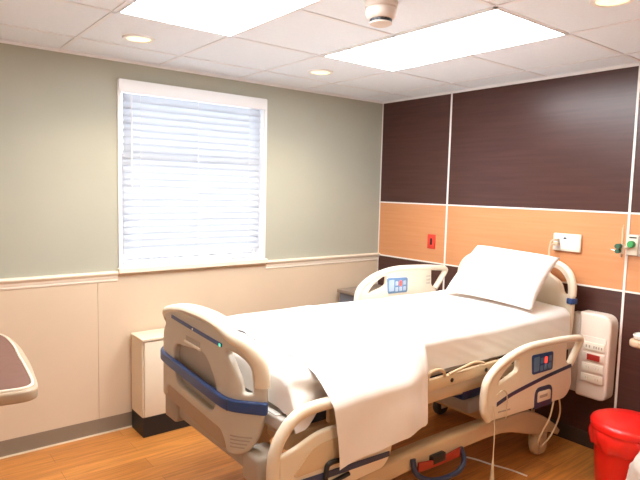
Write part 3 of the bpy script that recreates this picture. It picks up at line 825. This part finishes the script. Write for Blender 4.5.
cs.location.y -= .012; cc.location.y -= .012
hu = thing('power_unit', 'off white wall power unit with four outlets behind the headboard', 'power unit', (-.07, -2.06, .36))
prof = [(-.012, .36), (-.110, .36), (-.120, .375), (-.120, .80), (-.095, .875), (-.04, .905), (-.012, .905)]
bm = plate(fillet([(1.960, .362, .02), (2.155, .362, .05), (2.160, .905, .07), (1.960, .905, .01)], .02), [], .108, .014, (), 3)
ub = obj('housing', mapv(bm, lambda u, v, w: (-.066 + w, -u, v)), M['unit'], hu)
bm = nb(); box(bm, (-.104, -1.959, .375), (-.012, -1.89, .885), .006); obj('side_housing', bm, mat('pale_grey_housing', (.60, .52, .45), .5), hu)
bm = nb(); box(bm, (-.126, -2.138, .470), (-.119, -1.990, .760), .003); obj('outlet_panel', bm, M['unit'], hu)
for i, z in enumerate((.700, .632, .564, .496)):
    bm = nb(); box(bm, (-.133, -2.132, z - .026), (-.1265, -1.998, z + .026), .003); o_ = obj('outlet', bm, M['plate'] if i != 1 else M['unit'], hu)
    if i == 1:
        bm = nb(); box(bm, (-.1365, -2.110, z - .019), (-.1325, -2.030, z + .019), .002); obj('red_receptacle', bm, mat('dark_red_receptacle', (.42, .025, .018), .45), o_)['label'] = 'red receptacle'
    elif i == 0:
        bm = nb()
        for yy in (-2.117, -2.100, -2.084, -2.070, -2.042, -2.022): box(bm, (-.1342, yy - .004, z - .010), (-.1328, yy + .004, z + .006))
        pieces('outlet_slot', bm, M['bed_inset'], o_)
    else:
        bm = nb()
        for yy in (-2.097, -2.037):
            box(bm, (-.1342, yy - .010, z - .006), (-.1328, yy - .007, z + .008)); box(bm, (-.1342, yy + .005, z - .006), (-.1328, yy + .008, z + .008))
        pieces('outlet_slot', bm, mat('beige_slot', (.62, .52, .44), .5), o_)

gs = thing('oxygen_outlet', 'wall gas outlet with green knobs and a flow tube on the maple panel', 'gas outlet', (-.02, -2.2, 1.34))
bm = nb(); box(bm, (-.032, -2.40, 1.275), (-.012, -2.198, 1.405), .004); obj('backing_plate', bm, M['unit_grey'], gs)
bm = nb(); box(bm, (-.040, -2.262, 1.280), (-.032, -2.202, 1.402), .004); obj('outlet_plate', bm, M['plate'], gs)
bm = nb(); box(bm, (-.0415, -2.254, 1.382), (-.0395, -2.212, 1.391)); obj('plate_caption', bm, M['rubber'], gs)
bm = nb(); lathe(bm, [(.022, -.001), (.022, -.018), (.018, -.030), (0, -.032)], (-.040, -2.230, 1.346), 24, 'X'); obj('green_knob', bm, M['green'], gs)['label'] = 'green knob'
bm = nb(); tube(bm, [(-.040, -2.215, 1.325), (-.06, -2.205, 1.325), (-.070, -2.190, 1.325)], .011, 12); obj('valve_body', bm, M['plate'], gs)
bm = nb(); tube(bm, [(-.072, -2.188, 1.285), (-.072, -2.188, 1.345)], .013, 12, smooth=False); obj('valve_body', bm, M['plate'], gs)
bm = nb(); lathe(bm, [(.016, -.02), (.016, .02)], (-.098, -2.178, 1.332), 16, 'X'); lathe(bm, [(.013, -.022), (.013, .022)], (-.096, -2.178, 1.302), 16, 'X'); pieces('valve_knob', bm, mat('dark_green_knob', (.03, .12, .07), .4), gs)
bm = nb(); tube(bm, [(-.072, -2.188, 1.345), (-.072, -2.188, 1.445)], .0065, 10, smooth=False); tube(bm, [(-.072, -2.188, 1.445), (-.072, -2.188, 1.462)], .003, 8, smooth=False); pieces('flow_tube', bm, M['steel'], gs)
bm = nb(); tube(bm, [(-.072, -2.188, 1.285), (-.072, -2.188, 1.265)], .005, 8, smooth=False); tube(bm, [(-.100, -2.160, 1.305), (-.100, -2.138, 1.308)], .004, 8, smooth=False); pieces('hose_barb', bm, M['chrome'], gs)

gs.location.y += .020; gs.location.z += .008
sh = thing('wall_shelf', 'tan rounded wall shelf on the dark panel above the red bin', 'shelf', (-.012, -2.5, .77))
bm = plate(fillet([(-.012, 2.275, .005), (-.012, 2.9, .02), (-.20, 2.9, .03), (-.20, 2.285, .06)], .02), [], .045, .015, (), 3)
obj('shelf_board', mapv(bm, lambda u, v, w: (u, -v, .788 + w)), M['tan'], sh)
bm = nb(); box(bm, (-.14, -2.45, .62), (-.012, -2.42, .765), .004); box(bm, (-.14, -2.80, .62), (-.012, -2.77, .765), .004); pieces('bracket', bm, M['dark_base'], sh)
bm = nb(); lathe(bm, [(.030, .0), (.050, .006), (.056, .024), (.052, .030), (.044, .016), (0, .012)], (-.13, -2.350, .8107), 24); tag(obj('paper_dish', bm, M['paper']), 'small white dish standing on the tan wall shelf', 'dish'); recenter(bpy.data.objects['paper_dish'])

# ------------------------------------------------------------------ bins and bag
bx, by = -.36, -2.40
bn = thing('waste_bin', 'round red lidded bin on the floor by the headwall', 'bin', (bx, by, 0))
bm = nb(); lathe(bm, [(.150, 0), (.156, .01), (.178, .30), (.184, .345), (.180, .345), (.172, .30), (.15, .02), (0, .015)], (bx, by, 0), 48, cap=False); obj('bin_body', bm, M['red_bin'], bn)
bm = nb(); lathe(bm, [(.0, .415), (.09, .412), (.17, .400), (.194, .388), (.200, .376), (.198, .352), (.190, .350), (.186, .37)], (bx, by, 0), 48, cap=False); obj('bin_lid', bm, M['red_bin'], bn)
bm = nb(); seg = 96; rings = []
for h, r in ((.350, .187), (.335, .194), (.31, .197), (.285, .194), (.262, .189), (.25, .184)):
    ring = []
    for k2 in range(seg):
        a = 2 * PI * k2 / seg
        nn = noise.noise(Vector((math.cos(a) * 5, math.sin(a) * 5, h * 14)))
        rr = r + nn * .014; hh = h + (.035 * noise.noise(Vector((math.cos(a) * 2.2, math.sin(a) * 2.2, 3))) if h < .30 else 0)
        ring.append(bm.verts.new((bx + rr * math.cos(a), by + rr * math.sin(a), hh)))
    rings.append(ring)
for A, B in zip(rings, rings[1:]):
    for k2 in range(seg): bm.faces.new((A[k2], A[(k2 + 1) % seg], B[(k2 + 1) % seg], B[k2]))
obj('bin_liner', bm, M['red_bag'], bn)

bm = nb(); bmesh.ops.create_icosphere(bm, subdivisions=5, radius=1)
for v in bm.verts:
    d = v.co.copy(); n1 = noise.noise(d * 2.4) * .16 + noise.noise(d * 6) * .07 + noise.noise(d * 13) * .03
    d *= 1 + n1
    v.co = Vector((-.66 + d.x * .15, -2.695 + d.y * .165, max(.002, .20 + d.z * .225)))
recenter(tag(obj('plastic_bag', bm, M['white_bag']), 'crumpled white plastic bag in front of the red bin', 'bag'))

bm = nb(); tube(bm, [(-.80, -1.64, .006), (-.775, -1.70, .006), (-.75, -1.80, .006), (-.715, -1.90, .006), (-.70, -2.0, .006)], .005, 8)
recenter(tag(obj('floor_cord', bm, M['white_cord']), 'thin white cord lying on the floor below the near bed rail', 'cord'))

# ------------------------------------------------------------------ overbed table, left edge
ot = thing('overbed_table', 'overbed table with a mauve top and beige rim, standing off the wainscot', 'table', (-3.42, -1.38, 0))
ol = [(-3.50, -.905), (-3.30, -.890), (-3.222, -.905), (-3.196, -.950), (-3.182, -1.037), (-3.176, -1.17), (-3.179, -1.29), (-3.187, -1.435), (-3.203, -1.60), (-3.213, -1.685), (-3.228, -1.728), (-3.265, -1.745), (-3.35, -1.735), (-3.50, -1.715), (-3.59, -1.69), (-3.615, -1.62), (-3.62, -1.4), (-3.62, -1.15), (-3.61, -.99), (-3.58, -.925)]
ol = [(p.x, p.y) for p in catmull([(a, b, 0) for a, b in ol], 5, True)]
bm = plate(ol, [], .038, .008, (), 3); obj('table_rim', mapv(bm, lambda u, v, w: (u, v, .955 + w)), M['edge'], ot)
c0 = Vector((-3.41, -1.33)); inn = []
for p in ol:
    d = Vector((p[0], p[1])) - c0; inn.append(c0 + d * (1 - .026 / d.length))
bm = plate(inn, [], .006, .001); obj('table_top', mapv(bm, lambda u, v, w: (u, v, .9745 + w)), M['mauve'], ot)
bm = nb(); tube(bm, [(p.x, p.y, .9755) for p in inn], .0055, 8, smooth=False, closed=True, up=(0, 0, 1)); obj('rim_lip', bm, M['rail'], ot)
bm = nb(); box(bm, (-3.60, -1.40, .07), (-3.52, -1.28, .92), .01, 3); box(bm, (-3.60, -1.42, .90), (-3.30, -1.26, .935), .006); obj('column', bm, M['edge'], ot)
bm = nb(); box(bm, (-3.64, -1.70, .06), (-3.56, -1.0, .10), .01, 3); box(bm, (-3.60, -1.68, .06), (-3.25, -1.62, .10), .01, 3); box(bm, (-3.60, -1.08, .06), (-3.25, -1.02, .10), .01, 3); obj('base', bm, M['edge'], ot)
for (x, y) in ((-3.28, -1.65), (-3.28, -1.05), (-3.60, -1.65), (-3.60, -1.05)):
    bm = nb(); lathe(bm, [(0, -.012), (.030, -.012), (.030, .012), (0, .012)], (x, y, .030), 20, 'Y', cap=False); obj('wheel', bm, M['rubber'], ot)

# ------------------------------------------------------------------ light from outside
w = bpy.data.worlds.new('sky'); sc.world = w; w.use_nodes = True
n = w.node_tree.nodes; L = w.node_tree.links
bg = n['Background']; bg.inputs[0].default_value = (.82, .91, 1, 1); bg.inputs[1].default_value = 3.1

# ------------------------------------------------------------------ camera
f_px = 558.56; yaw, pit, rol = .9003, -.0892, .0243
F = Vector((math.cos(yaw) * math.cos(pit), math.sin(yaw) * math.cos(pit), math.sin(pit)))
r = Vector((math.sin(yaw), -math.cos(yaw), 0)); u = r.cross(F)
R_ = math.cos(rol) * r + math.sin(rol) * u; U_ = -math.sin(rol) * r + math.cos(rol) * u
cam = bpy.data.cameras.new('camera'); co = bpy.data.objects.new('camera', cam); COL.objects.link(co)
m4 = Matrix((( R_.x, U_.x, -F.x, -3.6092), (R_.y, U_.y, -F.y, -3.6748), (R_.z, U_.z, -F.z, 1.6351), (0, 0, 0, 1)))
co.matrix_world = m4
cam.sensor_width = 36; cam.lens = f_px / 640 * 36; cam.clip_start = .05
sc.camera = co

# ------------------------------------------------------------------ colour
vs = sc.view_settings; vs.view_transform = 'Standard'; vs.look = 'None'; vs.gamma = 1; vs.use_curve_mapping = False
vs.exposure = 1.28
sc.cycles.max_bounces = 10; sc.cycles.diffuse_bounces = 6
sc.cycles.sample_clamp_indirect = 8
sc.cycles.use_denoising = True
